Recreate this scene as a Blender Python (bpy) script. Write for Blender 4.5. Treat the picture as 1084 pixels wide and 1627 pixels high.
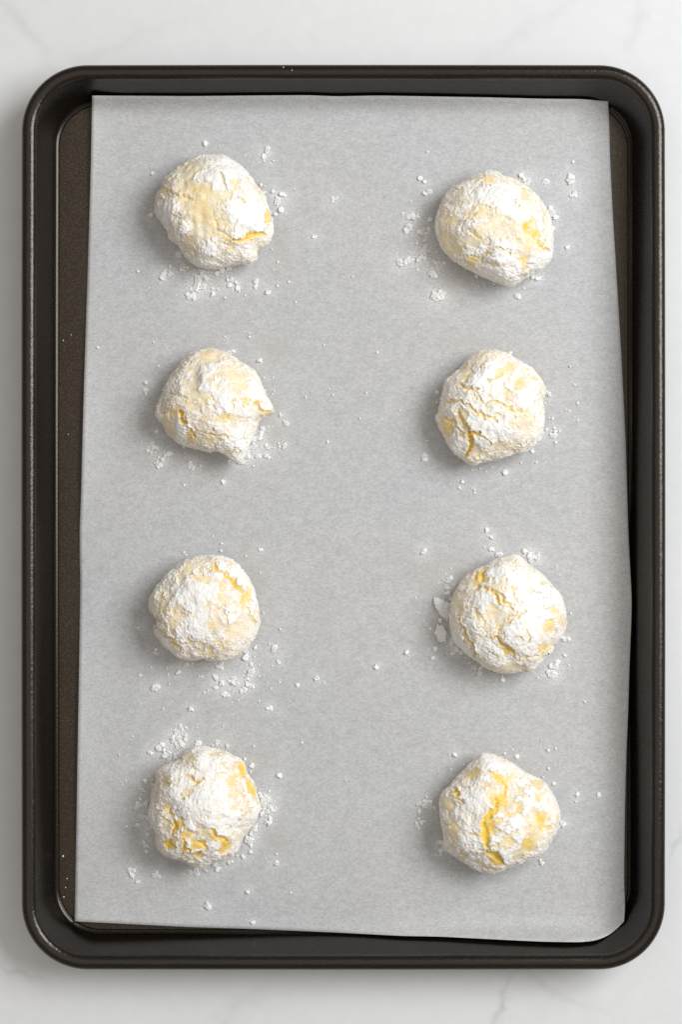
import bpy, bmesh, math, random
import numpy as np
from mathutils import Vector

# ------------------------------------------------------------------ camera, light, exposure
scn = bpy.context.scene
for o in list(bpy.data.objects):
    bpy.data.objects.remove(o)
COL = scn.collection

IW, IH = 1084.0, 1627.0
S0 = 0.2393e-3            # metres per photo pixel at the height of the pan's rim
D = 0.88                  # camera to rim plane
ZR = 0.019                # height of that plane above the counter
CAMZ = D + ZR

cam_d = bpy.data.cameras.new('camera')
cam = bpy.data.objects.new('camera', cam_d)
COL.objects.link(cam)
cam.location = (0, 0, CAMZ)
cam.rotation_euler = (0, 0, 0)
cam_d.sensor_fit = 'VERTICAL'
cam_d.sensor_height = 36.0
cam_d.lens = 36.0 * D / (IH * S0)
cam_d.clip_start = 0.05
cam_d.clip_end = 20.0
scn.camera = cam

w = bpy.data.worlds.new('World')
scn.world = w
w.use_nodes = True
bg = w.node_tree.nodes['Background']
bg.inputs['Color'].default_value = (1.0, 0.945, 0.88, 1)
bg.inputs['Strength'].default_value = 0.265

ld = bpy.data.lights.new('window_light', 'AREA')
ld.shape = 'RECTANGLE'
ld.size, ld.size_y = 0.82, 0.60
ld.energy = 16.2
ld.color = (0.95, 0.98, 1.0)
lo = bpy.data.objects.new('window_light', ld)
COL.objects.link(lo)
lo.location = (0.82, 0.36, 0.96)
lo.rotation_euler = (Vector((0, 0, 0)) - lo.location).to_track_quat('-Z', 'Y').to_euler()

# added fill lamp far above the counter, standing in for unseen ceiling bounce
cd_ = bpy.data.lights.new('overhead_fill', 'AREA')
cd_.shape = 'RECTANGLE'
cd_.size, cd_.size_y = 2.4, 2.4
cd_.energy = 9.5
cd_.color = (1.0, 0.955, 0.90)
co_ = bpy.data.objects.new('overhead_fill', cd_)
COL.objects.link(co_)
co_.location = (-0.15, 0.10, 2.1)

scn.view_settings.view_transform = 'Standard'
scn.view_settings.look = 'None'
scn.view_settings.exposure = 0.0
scn.view_settings.gamma = 1.0
scn.view_settings.use_curve_mapping = False
scn.render.engine = 'CYCLES'
scn.render.resolution_x, scn.render.resolution_y = 683, 1024

rng = np.random.default_rng(11)
random.seed(5)


def world_xy(px, py, z):
    k = S0 * (CAMZ - z) / D
    return (px - IW / 2) * k, (IH / 2 - py) * k


def photo_px(x, y, z):
    k = S0 * (CAMZ - z) / D
    return x / k + IW / 2, IH / 2 - y / k


# ------------------------------------------------------------------ helpers
def tag(o, label=None, cat=None, group=None, kind=None):
    if label: o['label'] = label
    if cat: o['category'] = cat
    if group: o['group'] = group
    if kind: o['kind'] = kind
    return o


def mesh_np(name, V, F, smooth=True):
    V = np.asarray(V, dtype=np.float32)
    F = np.asarray(F, dtype=np.int32)
    n = F.shape[1]
    me = bpy.data.meshes.new(name)
    me.vertices.add(len(V))
    me.vertices.foreach_set('co', V.ravel())
    me.loops.add(F.size)
    me.loops.foreach_set('vertex_index', F.ravel())
    me.polygons.add(len(F))
    me.polygons.foreach_set('loop_start', np.arange(0, F.size, n, dtype=np.int32))
    me.update(calc_edges=True)
    me.validate()
    me.polygons.foreach_set('use_smooth', np.full(len(me.polygons), smooth, dtype=bool))
    me.update()
    return me


def link(name, me, mat=None, parent=None):
    o = bpy.data.objects.new(name, me)
    COL.objects.link(o)
    if mat and me and not me.materials:
        me.materials.append(mat)
    if parent:
        o.parent = parent
    return o


def add_attr(me, name, vals):
    a = me.attributes.new(name, 'FLOAT', 'POINT')
    a.data.foreach_set('value', np.asarray(vals, dtype=np.float32))


def sstep(a, b, x):
    t = np.clip((x - a) / (b - a), 0, 1)
    return t * t * (3 - 2 * t)


# vectorised gradient noise
_p = np.random.default_rng(3).permutation(256)
PERM = np.concatenate([_p, _p, _p])
_g = np.random.default_rng(4).normal(size=(256, 3))
GRAD = _g / np.linalg.norm(_g, axis=1)[:, None]


def perlin(P):
    i = np.floor(P).astype(np.int64)
    f = P - i
    i &= 255
    u = f * f * f * (f * (f * 6 - 15) + 10)
    out = 0
    for dx in (0, 1):
        wx = u[:, 0] if dx else 1 - u[:, 0]
        for dy in (0, 1):
            wy = u[:, 1] if dy else 1 - u[:, 1]
            for dz in (0, 1):
                wz = u[:, 2] if dz else 1 - u[:, 2]
                h = PERM[PERM[PERM[(i[:, 0] + dx) & 255] + ((i[:, 1] + dy) & 255)] + ((i[:, 2] + dz) & 255)]
                g = GRAD[h]
                d = g[:, 0] * (f[:, 0] - dx) + g[:, 1] * (f[:, 1] - dy) + g[:, 2] * (f[:, 2] - dz)
                out = out + wx * wy * wz * d
    return out * 1.6


ROT = np.array([[0.36, 0.48, -0.8], [-0.8, 0.6, 0.0], [0.48, 0.64, 0.6]])


def fbm(P, size, octs=3, seed=0.0, gain=0.5):
    Q = P / size + np.array([17.3, 5.1, 9.7]) * (1 + seed)
    a, s, t = 1.0, 0.0, 0.0
    for k in range(octs):
        s = s + a * perlin(Q)
        t += a
        Q = Q * 2.03 + 31.7
        a *= gain
    return s / t * (1.3 if octs > 1 else 1)


def worley(P, size, seed=0):
    """distance to the nearest feature point and a random value of that point"""
    Q = P / size + seed * 13.7
    c = np.floor(Q).astype(np.int64)
    best = np.full(len(P), 9.0)
    val = np.zeros(len(P))
    for dx in (-1, 0, 1):
        for dy in (-1, 0, 1):
            for dz in (-1, 0, 1):
                n = c + np.array([dx, dy, dz])
                h = PERM[PERM[PERM[n[:, 0] & 255] + (n[:, 1] & 255)] + (n[:, 2] & 255)]
                fp = n + np.stack([PERM[h + 1], PERM[h + 37], PERM[h + 91]], 1) / 256.0
                d = np.linalg.norm(Q - fp, axis=1)
                m = d < best
                best[m] = d[m]
                val[m] = (PERM[h + 55] / 256.0)[m]
    return best, val


def vertex_normals(V, F):
    n = np.cross(V[F[:, 2]] - V[F[:, 0]], V[F[:, 3]] - V[F[:, 1]])
    out = np.zeros_like(V)
    for k in range(4):
        for a in range(3):
            out[:, a] += np.bincount(F[:, k], n[:, a], len(V))
    return out / (np.linalg.norm(out, axis=1)[:, None] + 1e-12)


# ------------------------------------------------------------------ materials
class NT:
    def __init__(self, name):
        self.m = bpy.data.materials.new(name)
        self.m.use_nodes = True
        self.t = self.m.node_tree
        self.b = self.t.nodes['Principled BSDF']
        self.co = self.t.nodes.new('ShaderNodeTexCoord')

    def n(self, kind, **kw):
        nd = self.t.nodes.new('ShaderNode' + kind)
        for k, v in kw.items():
            setattr(nd, k, v)
        return nd

    def l(self, a, b):
        self.t.links.new(a, b)

    def noise(self, scale, detail=3, rough=0.5, vec=None, dist=0.0):
        nd = self.n('TexNoise')
        nd.inputs['Scale'].default_value = scale
        nd.inputs['Detail'].default_value = detail
        nd.inputs['Roughness'].default_value = rough
        nd.inputs['Distortion'].default_value = dist
        self.l(vec or self.co.outputs['Object'], nd.inputs['Vector'])
        return nd.outputs['Fac']

    def ramp(self, fac, stops):
        nd = self.n('ValToRGB')
        cr = nd.color_ramp
        while len(cr.elements) < len(stops):
            cr.elements.new(0.5)
        for e, (p, c) in zip(cr.elements, stops):
            e.position = p
            e.color = (*c, 1) if len(c) == 3 else c
        self.l(fac, nd.inputs['Fac'])
        return nd.outputs['Color']

    def math(self, op, a, b=None, c=None, clamp=False):
        nd = self.n('Math', operation=op, use_clamp=clamp)
        for i, v in enumerate((a, b, c)):
            if v is None: continue
            if isinstance(v, (int, float)):
                nd.inputs[i].default_value = v
            else:
                self.l(v, nd.inputs[i])
        return nd.outputs[0]

    def mix(self, fac, a, b, blend='MIX'):
        nd = self.n('Mix', data_type='RGBA', blend_type=blend)
        for s, v in ((nd.inputs[0], fac), (nd.inputs[6], a), (nd.inputs[7], b)):
            if isinstance(v, (int, float)):
                s.default_value = v
            elif isinstance(v, tuple):
                s.default_value = (*v, 1)
            else:
                self.l(v, s)
        return nd.outputs[2]

    def bump(self, h, strength, dist, prev=None):
        nd = self.n('Bump')
        nd.inputs['Strength'].default_value = strength
        nd.inputs['Distance'].default_value = dist
        self.l(h, nd.inputs['Height'])
        if prev:
            self.l(prev, nd.inputs['Normal'])
        return nd.outputs['Normal']

    def attr(self, name):
        nd = self.n('Attribute', attribute_name=name)
        return nd.outputs['Fac']

    def set(self, **kw):
        names = dict(color='Base Color', rough='Roughness', metal='Metallic', normal='Normal',
                     spec='Specular IOR Level', sss='Subsurface Weight', sscale='Subsurface Scale',
                     srad='Subsurface Radius', sheen='Sheen Weight', sheenr='Sheen Roughness', sheent='Sheen Tint', spect='Specular Tint')
        for k, v in kw.items():
            s = self.b.inputs[names[k]]
            if isinstance(v, (int, float)):
                s.default_value = v
            elif isinstance(v, tuple):
                s.default_value = v if k == 'srad' else (*v, 1)
            else:
                self.l(v, s)
        return self.m


def mat_marble():
    t = NT('white_marble')
    big = t.noise(7, 4, 0.55, dist=0.6)
    col = t.ramp(big, [(0.30, (0.73, 0.735, 0.735)), (0.52, (0.765, 0.767, 0.765)), (0.75, (0.785, 0.785, 0.785))])
    fine = t.noise(160, 3, 0.6)
    col = t.mix(0.07, col, t.ramp(fine, [(0.3, (0.5, 0.5, 0.5)), (0.7, (1, 1, 1))]), 'MULTIPLY')
    warp = t.math('MULTIPLY', t.math('SUBTRACT', t.noise(45, 3, 0.6), 0.5), 0.022)
    brk = t.noise(70, 2, 0.5)

    def vein(px, py, ang, length, width, amt):
        nonlocal col
        x, y = world_xy(px, py, 0)
        mp = t.n('Mapping', vector_type='TEXTURE')
        mp.inputs['Location'].default_value = (x, y, 0)
        mp.inputs['Rotation'].default_value = (0, 0, math.radians(ang))
        t.l(t.co.outputs['Object'], mp.inputs['Vector'])
        sp = t.n('SeparateXYZ')
        t.l(mp.outputs[0], sp.inputs[0])
        across = t.math('ABSOLUTE', t.math('ADD', sp.outputs['Y'], warp))
        f = t.math('SUBTRACT', 1, t.math('DIVIDE', across, width), clamp=True)
        f = t.math('POWER', f, 1.6)
        g = t.math('SUBTRACT', 1, t.math('DIVIDE', t.math('ABSOLUTE', sp.outputs['X']), length), clamp=True)
        f = t.math('MULTIPLY', t.math('MULTIPLY', f, t.math('POWER', g, 0.6)), amt)
        f = t.math('MULTIPLY', f, t.math('MULTIPLY', brk, 1.7))
        col = t.mix(f, col, (0.36, 0.37, 0.38))

    vein(800, 1598, 82, 0.016, 0.0022, 0.5)
    vein(885, 1570, -24, 0.030, 0.0035, 0.22)
    vein(1012, 28, 78, 0.016, 0.0045, 0.20)
    vein(28, 48, -50, 0.030, 0.0060, 0.22)
    vein(820, 62, 32, 0.045, 0.0045, 0.12)
    vein(35, 1548, -20, 0.010, 0.0018, 0.40)
    vein(150, 78, 20, 0.05, 0.007, 0.10)
    vein(1078, 1340, 80, 0.010, 0.002, 0.35)
    vein(370, 1612, 50, 0.020, 0.006, 0.18)
    return t.set(color=col, rough=0.42, spec=0.35)


def mat_pan(name, rough, base, grain=1.0, metal=0.0, flake=3.2, spec=0.5):
    t = NT(name)
    fl = t.noise(1500, 2, 0.7)
    mid = t.noise(1000, 3, 0.65)
    col = t.ramp(fl, [(0.40, tuple(c * 0.5 for c in base)), (0.58, tuple(c * 1.2 for c in base)),
                      (0.74, tuple(c * flake for c in base))])
    blot = t.noise(30, 3, 0.6)
    col = t.mix(0.30, col, t.ramp(blot, [(0.3, (0.55, 0.52, 0.5)), (0.7, (1.3, 1.25, 1.2))]), 'MULTIPLY')
    r = t.math('ADD', t.math('MULTIPLY', mid, 0.20), rough - 0.10)
    nrm = t.bump(mid, 0.7 * grain, 0.00013)
    nrm = t.bump(fl, 0.6 * grain, 0.00006, nrm)
    return t.set(color=col, rough=r, spec=spec, normal=nrm, metal=metal, spect=(1.0, 0.90, 0.80))


def mat_paper():
    t = NT('parchment')
    mp = t.n('Mapping')
    mp.inputs['Scale'].default_value = (0.75, 1.15, 1)
    t.l(t.co.outputs['Object'], mp.inputs['Vector'])
    v = mp.outputs[0]
    a = t.noise(1250, 3, 0.75, v)
    b = t.noise(330, 3, 0.6, v)
    c = t.noise(14, 2, 0.5)
    mott = t.math('ADD', t.math('MULTIPLY', a, 0.76), t.math('MULTIPLY', b, 0.24))
    col = t.ramp(mott, [(0.34, (0.415, 0.417, 0.42)), (0.5, (0.515, 0.515, 0.517)), (0.66, (0.615, 0.613, 0.612))])
    col = t.mix(0.5, col, t.ramp(c, [(0.35, (0.97, 0.985, 1.0)), (0.65, (1.03, 1.0, 0.975))]), 'MULTIPLY')
    st = t.attr('grease')
    col = t.mix(t.math('MULTIPLY', st, 0.75), col, (0.46, 0.42, 0.365))
    pw = t.math('MULTIPLY', t.math('MULTIPLY', t.attr('powder'), 1.9), t.math('MULTIPLY', t.math('SUBTRACT', t.noise(1700, 4, 0.75), 0.44), 5.0, clamp=True), clamp=True)
    col = t.mix(t.math('MULTIPLY', pw, 0.8), col, (0.90, 0.895, 0.88))
    nrm = t.bump(a, 0.16, 0.0001)
    return t.set(color=col, rough=0.55, spec=0.30, normal=nrm)


def mat_sugar(name='powdered_sugar'):
    t = NT(name)
    n1 = t.noise(3200, 3, 0.7)
    col = t.ramp(n1, [(0.3, (0.91, 0.90, 0.885)), (0.6, (0.955, 0.95, 0.945))])
    nrm = t.bump(t.noise(1700, 4, 0.7), 0.3, 0.00012)
    return t.set(color=col, rough=0.95, spec=0.1, normal=nrm, sss=0.4, sscale=0.0006, srad=(1.0, 1.0, 1.0), sheen=0.5, sheenr=0.5)


def mat_coat():
    t = NT('sugar_crust')
    th = t.attr('thick')
    n1 = t.noise(2200, 3, 0.7)
    k = t.math('ADD', th, t.math('MULTIPLY', t.math('SUBTRACT', n1, 0.5), 0.75), clamp=True)
    col = t.ramp(k, [(0.0, (0.94, 0.73, 0.42)), (0.18, (0.955, 0.82, 0.63)), (0.40, (0.968, 0.893, 0.80)),
                     (0.66, (0.972, 0.952, 0.922))])
    nrm = t.bump(t.noise(1500, 5, 0.72), 0.5, 0.0002)
    nrm = t.bump(t.noise(4200, 3, 0.7), 0.5, 0.0001, nrm)
    return t.set(color=col, rough=0.95, spec=0.08, normal=nrm, sss=0.18, sscale=0.0008, srad=(1.0, 1.0, 1.0), sheen=0.42, sheenr=0.55, sheent=(1.0, 0.93, 0.85))


def mat_dough():
    t = NT('lemon_dough')
    ye = t.attr('yellow')
    n1 = t.noise(1500, 4, 0.7)
    dust = t.math('ADD', t.math('MULTIPLY', t.math('SUBTRACT', n1, 0.5), 1.8), ye, clamp=True)
    col = t.ramp(dust, [(0.0, (0.96, 0.90, 0.79)), (0.20, (0.955, 0.785, 0.51)), (0.50, (0.93, 0.66, 0.19)),
                        (1.0, (0.91, 0.60, 0.035))])
    nrm = t.bump(t.noise(900, 4, 0.7), 0.5, 0.0003)
    return t.set(color=col, rough=0.6, spec=0.3, normal=nrm, sss=0.35, sscale=0.0012, srad=(1.0, 1.0, 1.0), sheen=0.35, sheenr=0.55, sheent=(1.0, 0.93, 0.80))


M_MARBLE = mat_marble()
M_FLOOR = mat_pan('nonstick_base', 0.42, (0.036, 0.025, 0.015), 1.1, 0.30, 2.6, 0.6)
M_WALL = mat_pan('nonstick_wall', 0.25, (0.0055, 0.0038, 0.0028), 0.4, spec=0.46)
M_RIM = mat_pan('nonstick_rim', 0.19, (0.007, 0.0048, 0.0034), 1.35, spec=0.58)
M_PAPER = mat_paper()
M_SUGAR = mat_sugar()
M_COAT = mat_coat()
M_DOUGH = mat_dough()

# ------------------------------------------------------------------ marble countertop
bm = bmesh.new()
bmesh.ops.create_cube(bm, size=1.0)
for v in bm.verts:
    v.co = Vector((v.co.x * 0.80, v.co.y * 0.95, v.co.z * 0.02 - 0.01))
bmesh.ops.bevel(bm, geom=bm.edges[:], offset=0.003, segments=3, affect='EDGES')
me = bpy.data.meshes.new('marble_countertop')
bm.to_mesh(me); bm.free()
o = link('marble_countertop', me, M_MARBLE)
tag(o, 'white marble countertop with faint grey veins under the baking pan', 'countertop', kind='structure')

# ------------------------------------------------------------------ baking pan
PX0, PX1, PY0, PY1 = 34.6, 1057.6, 103.6, 1540.2           # outer edge of the rim, photo pixels
ax0, ay1 = world_xy(PX0, PY0, ZR)
ax1, ay0 = world_xy(PX1, PY1, ZR)
PCX, PCY = (ax0 + ax1) / 2, (ay0 + ay1) / 2
PA, PB = (ax1 - ax0) / 2, (ay1 - ay0) / 2
RAD = 0.0250


def rounded_path(off, rad, ns=40, nc=20):
    a, b = PA - off, PB - off
    pts = []
    for (cx, cy, a0) in ((a - rad, b - rad, 0), (-a + rad, b - rad, 90), (-a + rad, -b + rad, 180), (a - rad, -b + rad, 270)):
        for k in range(nc + 1):
            t = math.radians(a0 + 90 * k / nc)
            pts.append((cx + rad * math.cos(t), cy + rad * math.sin(t)))
        x0, y0 = pts[-1]
        nx, ny = {0: (-a + rad, b), 90: (-a, -b + rad), 180: (a - rad, -b), 270: (a, b - rad)}[a0]
        for k in range(1, ns):
            f = k / ns
            pts.append((x0 + (nx - x0) * f, y0 + (ny - y0) * f))
    P = np.array(pts)
    # pressed steel bows outwards very slightly in the middle of each side
    P[:, 0] *= 1 + 0.0022 * np.cos(P[:, 1] / PB * math.pi / 2)
    P[:, 1] *= 1 + 0.0010 * np.cos(P[:, 0] / PA * math.pi / 2)
    P[:, 0] -= 0.0012 * PA * 0.5
    return P + np.array([PCX, PCY])


def sweep(profile, closed=False, cap_inner=False):
    """profile: list of (offset, z, corner radius)"""
    rings = [rounded_path(o_, r_) for (o_, z_, r_) in profile]
    n = len(rings[0])
    V = np.concatenate([np.column_stack([R, np.full(n, p[1])]) for R, p in zip(rings, profile)])
    F = []
    m = len(profile)
    for j in range(m if closed else m - 1):
        j2 = (j + 1) % m
        for i in range(n):
            i2 = (i + 1) % n
            F.append((j * n + i, j * n + i2, j2 * n + i2, j2 * n + i))
    return V, F, n


RT = 0.00288                      # rim bead half width
RZ = 0.0188                       # rim bead centre height
TH = 0.0008                       # steel thickness
FLOOR_Z = TH
O_IN = 2 * RT - 0.0002            # offset where the wall leaves the bead
O_FL = O_IN + 0.0046              # foot of the wall
FR = 0.0024                       # fillet radius

wall_prof, base_prof = [], []
ang_end = math.atan2(0.0168 - FR, 0.0046)
# fillet arc between the floor (slope 0) and the wall
for k in range(9):
    a = ang_end * k / 8
    base_prof.append((O_FL + FR * 0.9 - FR * math.sin(a) * 1.0, FLOOR_Z + FR * (1 - math.cos(a))))
fo, fz = base_prof[-1]
top_o, top_z = O_IN - 0.0012, RZ + 0.0004
for k in range(9):
    t_ = k / 8
    wall_prof.append((fo + (top_o - fo) * t_, fz + (top_z - fz) * t_))


def crad(o_):
    # corners get a little fuller towards the floor
    return max(0.004, RAD - o_ * 0.72)


def surf_height(off):
    """height of the pan's upper surface at a given inward offset"""
    pr = base_prof + wall_prof[1:]
    oo = np.array([p[0] for p in pr])[::-1]
    zz = np.array([p[1] for p in pr])[::-1]
    return np.interp(off, oo, zz)


pan = bpy.data.objects.new('baking_pan', None)
COL.objects.link(pan)
pan.location = (PCX, PCY, 0)
pan.empty_display_size = 0.05
tag(pan, 'dark brown nonstick rimmed baking pan on the white marble, lined with parchment', 'baking pan')


def pan_part(name, V, F, mat, ngons=()):
    V = np.array(V, dtype=float)
    V[:, 0] -= PCX; V[:, 1] -= PCY
    me = bpy.data.meshes.new(name)
    me.from_pydata(V.tolist(), [], [tuple(f) for f in F] + [tuple(g) for g in ngons])
    me.validate()
    for p in me.polygons:
        p.use_smooth = len(p.vertices) == 4
    bm = bmesh.new(); bm.from_mesh(me)
    bmesh.ops.recalc_face_normals(bm, faces=bm.faces[:])
    bm.to_mesh(me); bm.free()
    return link(name, me, mat, pan)


# base: fillet top surface + floor n-gon, and the underside
prof = [(o_, z_, crad(o_)) for o_, z_ in base_prof[:2]]
under = [(o_, z_ - TH, crad(o_)) for o_, z_ in base_prof[:2]]
full = prof[::-1] + under          # from wall foot down to the floor, then the underside back up
V, F, n = sweep(full, closed=True)
m = len(full)
k_floor = len(prof) - 1
# remove the ring of quads that would close floor to underside, cap both with n-gons
F = [f for f in F if not (f[0] // n == k_floor)]
ng1 = [k_floor * n + i for i in range(n)]
ng2 = [(k_floor + 1) * n + i for i in range(n)][::-1]
pan_part('base', V, F, M_FLOOR, (ng1, ng2))
# side wall
wp = base_prof[1:] + wall_prof[1:]
prof = [(o_, z_, crad(o_)) for o_, z_ in wp]
outer = [(o_ - 0.0009 * min(1, 0.25 + k / 6), max(z_ - 0.0007 * max(0, 1 - k / 7), 0.00012), crad(o_)) for k, (o_, z_) in enumerate(wp)][::-1]
V, F, n = sweep(prof + outer, closed=True)
pan_part('side_wall', V, F, M_WALL)
# rolled rim bead
prof = []
for k in range(28):
    a = 2 * math.pi * k / 28
    rx, rz = RT, RT * (0.86 if math.sin(a) > 0 else 1.0)
    prof.append((RT - rx * math.cos(a), RZ + rz * math.sin(a), RAD - (RT - rx * math.cos(a))))
V, F, n = sweep(prof, closed=True)
pan_part('rolled_rim', V, F, M_RIM)

# ------------------------------------------------------------------ parchment sheet
L = [(146, 152), (144, 260), (139, 420), (134.5, 560), (131, 680), (128.5, 780), (126, 840), (126, 885), (127, 920), (124.5, 1100), (121, 1300), (118, 1464)]
T = [(146, 152), (300, 153), (400, 152), (490, 151.5), (535, 153.3), (600, 152), (780, 155), (860, 157), (925, 157.5), (967, 161)]
R = [(967, 161), (969, 200), (970, 250), (974, 330), (980, 430), (988, 560), (995, 700), (998, 800), (999.5, 850), (1002, 900), (1004.5, 950), (1004, 985), (1001, 1060), (999, 1130), (996, 1200), (994, 1280), (993, 1340), (992.5, 1400), (994, 1440), (992, 1464)]
B = [(118, 1464), (200, 1468), (300, 1473), (400, 1476), (540, 1482), (640, 1487), (700, 1488), (780, 1492), (860, 1496), (920, 1497), (945, 1495), (965, 1488), (980, 1477), (992, 1464)]
NU, NV = 150, 220


def resample(pts, n):
    P = np.array(pts, dtype=float)
    d = np.concatenate([[0], np.cumsum(np.linalg.norm(np.diff(P, axis=0), axis=1))])
    t = np.linspace(0, d[-1], n * 6)
    Q = np.column_stack([np.interp(t, d, P[:, 0]), np.interp(t, d, P[:, 1])])
    k = 21
    pad = np.concatenate([2 * Q[:1] - Q[k:0:-1], Q, 2 * Q[-1:] - Q[-2:-k - 2:-1]])
    ker = np.hanning(2 * k + 1); ker /= ker.sum()
    Q2 = np.column_stack([np.convolve(pad[:, a], ker, 'valid') for a in (0, 1)])
    idx = np.linspace(0, len(Q2) - 1, n).round().astype(int)
    out = Q2[idx]
    out[0], out[-1] = P[0], P[-1]
    return out


cl, ct, cr, cb = resample(L, NV), resample(T, NU), resample(R, NV), resample(B, NU)
u = np.linspace(0, 1, NU)[None, :, None]
v = np.linspace(0, 1, NV)[:, None, None]
G = (1 - u) * cl[:, None] + u * cr[:, None] + (1 - v) * ct[None] + v * cb[None] - (
    (1 - u) * (1 - v) * ct[0] + u * (1 - v) * ct[-1] + (1 - u) * v * cb[0] + u * v * cb[-1])
gpx = G.reshape(-1, 2)
PAPER_Z = FLOOR_Z + 0.00035


def pan_offset(x, y):
    """inward distance from the outer rim line (rounded rectangle)"""
    qx, qy = np.abs(x - PCX) - (PA - RAD), np.abs(y - PCY) - (PB - RAD)
    outside = np.hypot(np.maximum(qx, 0), np.maximum(qy, 0))
    return RAD - (outside + np.minimum(np.maximum(qx, qy), 0))


zz = np.full(len(gpx), PAPER_Z)
eu = np.minimum(u, 1 - u)[..., 0] * np.ones((NV, 1)); ev = np.minimum(v, 1 - v)[..., 0] * np.ones((1, NU))
for it in range(9):
    x, y = world_xy(gpx[:, 0], gpx[:, 1], zz)
    need = surf_height(pan_offset(x, y) - 0.0006) + 0.00035
    need = np.minimum(need, 0.0135)
    Z = zz.reshape(NV, NU)
    Zp = np.pad(Z, 1, mode='edge')
    blur = (Zp[:-2, 1:-1] + Zp[2:, 1:-1] + Zp[1:-1, :-2] + Zp[1:-1, 2:] + Z) / 5
    zz = np.maximum(blur.ravel(), need)
x, y = world_xy(gpx[:, 0], gpx[:, 1], zz)
P3 = np.column_stack([x, y, np.zeros_like(x)])
# edges that do not lie quite flat
lift_l = np.clip(1 - u[..., 0] / 0.07, 0, 1) ** 2 * (0.5 + 0.5 * np.sin(v[..., 0] * 17 + 1.0)) * 0.0016
lift_b = np.clip(1 - (1 - v[..., 0]) / 0.04, 0, 1) ** 2 * (0.45 + 0.4 * np.sin(u[..., 0] * 9 + 0.6)) * 0.0014
lift_r = np.clip(1 - (1 - u[..., 0]) / 0.05, 0, 1) ** 2 * np.clip(v[..., 0] * 1.5 - 0.2, 0, 1) * 0.0015
zz = zz + (lift_l + lift_b + lift_r).ravel()
zz = zz + np.clip(fbm(P3, 0.035, 2, 2.2), 0, 1) * 0.00025
x, y = world_xy(gpx[:, 0], gpx[:, 1], zz)
PAPER = np.column_stack([x, y, zz])
ii = np.arange(NU * NV).reshape(NV, NU)
PF = np.stack([ii[1:, :-1], ii[1:, 1:], ii[:-1, 1:], ii[:-1, :-1]], -1).reshape(-1, 4)
me = mesh_np('parchment_sheet', PAPER, PF)

# faint butter marks soaked into the paper next to some of the dough balls
GREASE = [(452, 402, 26, 50), (425, 560, 40, 26), (440, 690, 30, 40), (400, 900, 30, 60), (395, 1205, 42, 26), (700, 450, 40, 22), (690, 905, 50, 40), (745, 540, 40, 20), (440, 1330, 22, 50)]
gr = np.zeros(len(gpx))
for (gx, gy, rx, ry) in GREASE:
    q = np.hypot((gpx[:, 0] - gx) / rx, (gpx[:, 1] - gy) / ry)
    gr = np.maximum(gr, np.exp(-q * q * 1.6))
gr *= np.clip(0.75 + 0.7 * fbm(P3, 0.010, 3, 4.0), 0, 1.2)
add_attr(me, 'grease', np.clip(gr, 0, 1) * 0.7)
paper = link('parchment_sheet', me, M_PAPER)
tag(paper, 'grey white sheet of parchment paper lining the dark baking pan', 'parchment')
md = paper.modifiers.new('thickness', 'SOLIDIFY')
md.thickness = 0.00012
md.offset = -1


def paper_z(x, y):
    d = (PAPER[:, 0] - x) ** 2 + (PAPER[:, 1] - y) ** 2
    return float(PAPER[np.argmin(d), 2])


# ------------------------------------------------------------------ dough balls
def cube_sphere(n):
    bm = bmesh.new()
    bmesh.ops.create_cube(bm, size=2.0)
    bmesh.ops.subdivide_edges(bm, edges=bm.edges[:], cuts=n - 1, use_grid_fill=True)
    bm.verts.ensure_lookup_table()
    V = np.array([v.co[:] for v in bm.verts])
    F = np.array([[v.index for v in f.verts] for f in bm.faces])
    bm.free()
    V = np.tan(V * (math.pi / 4) * 0.999)
    V /= np.linalg.norm(V, axis=1)[:, None]
    return V, F


CS_DOUGH = cube_sphere(88)
CS_COAT = cube_sphere(124)

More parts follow.
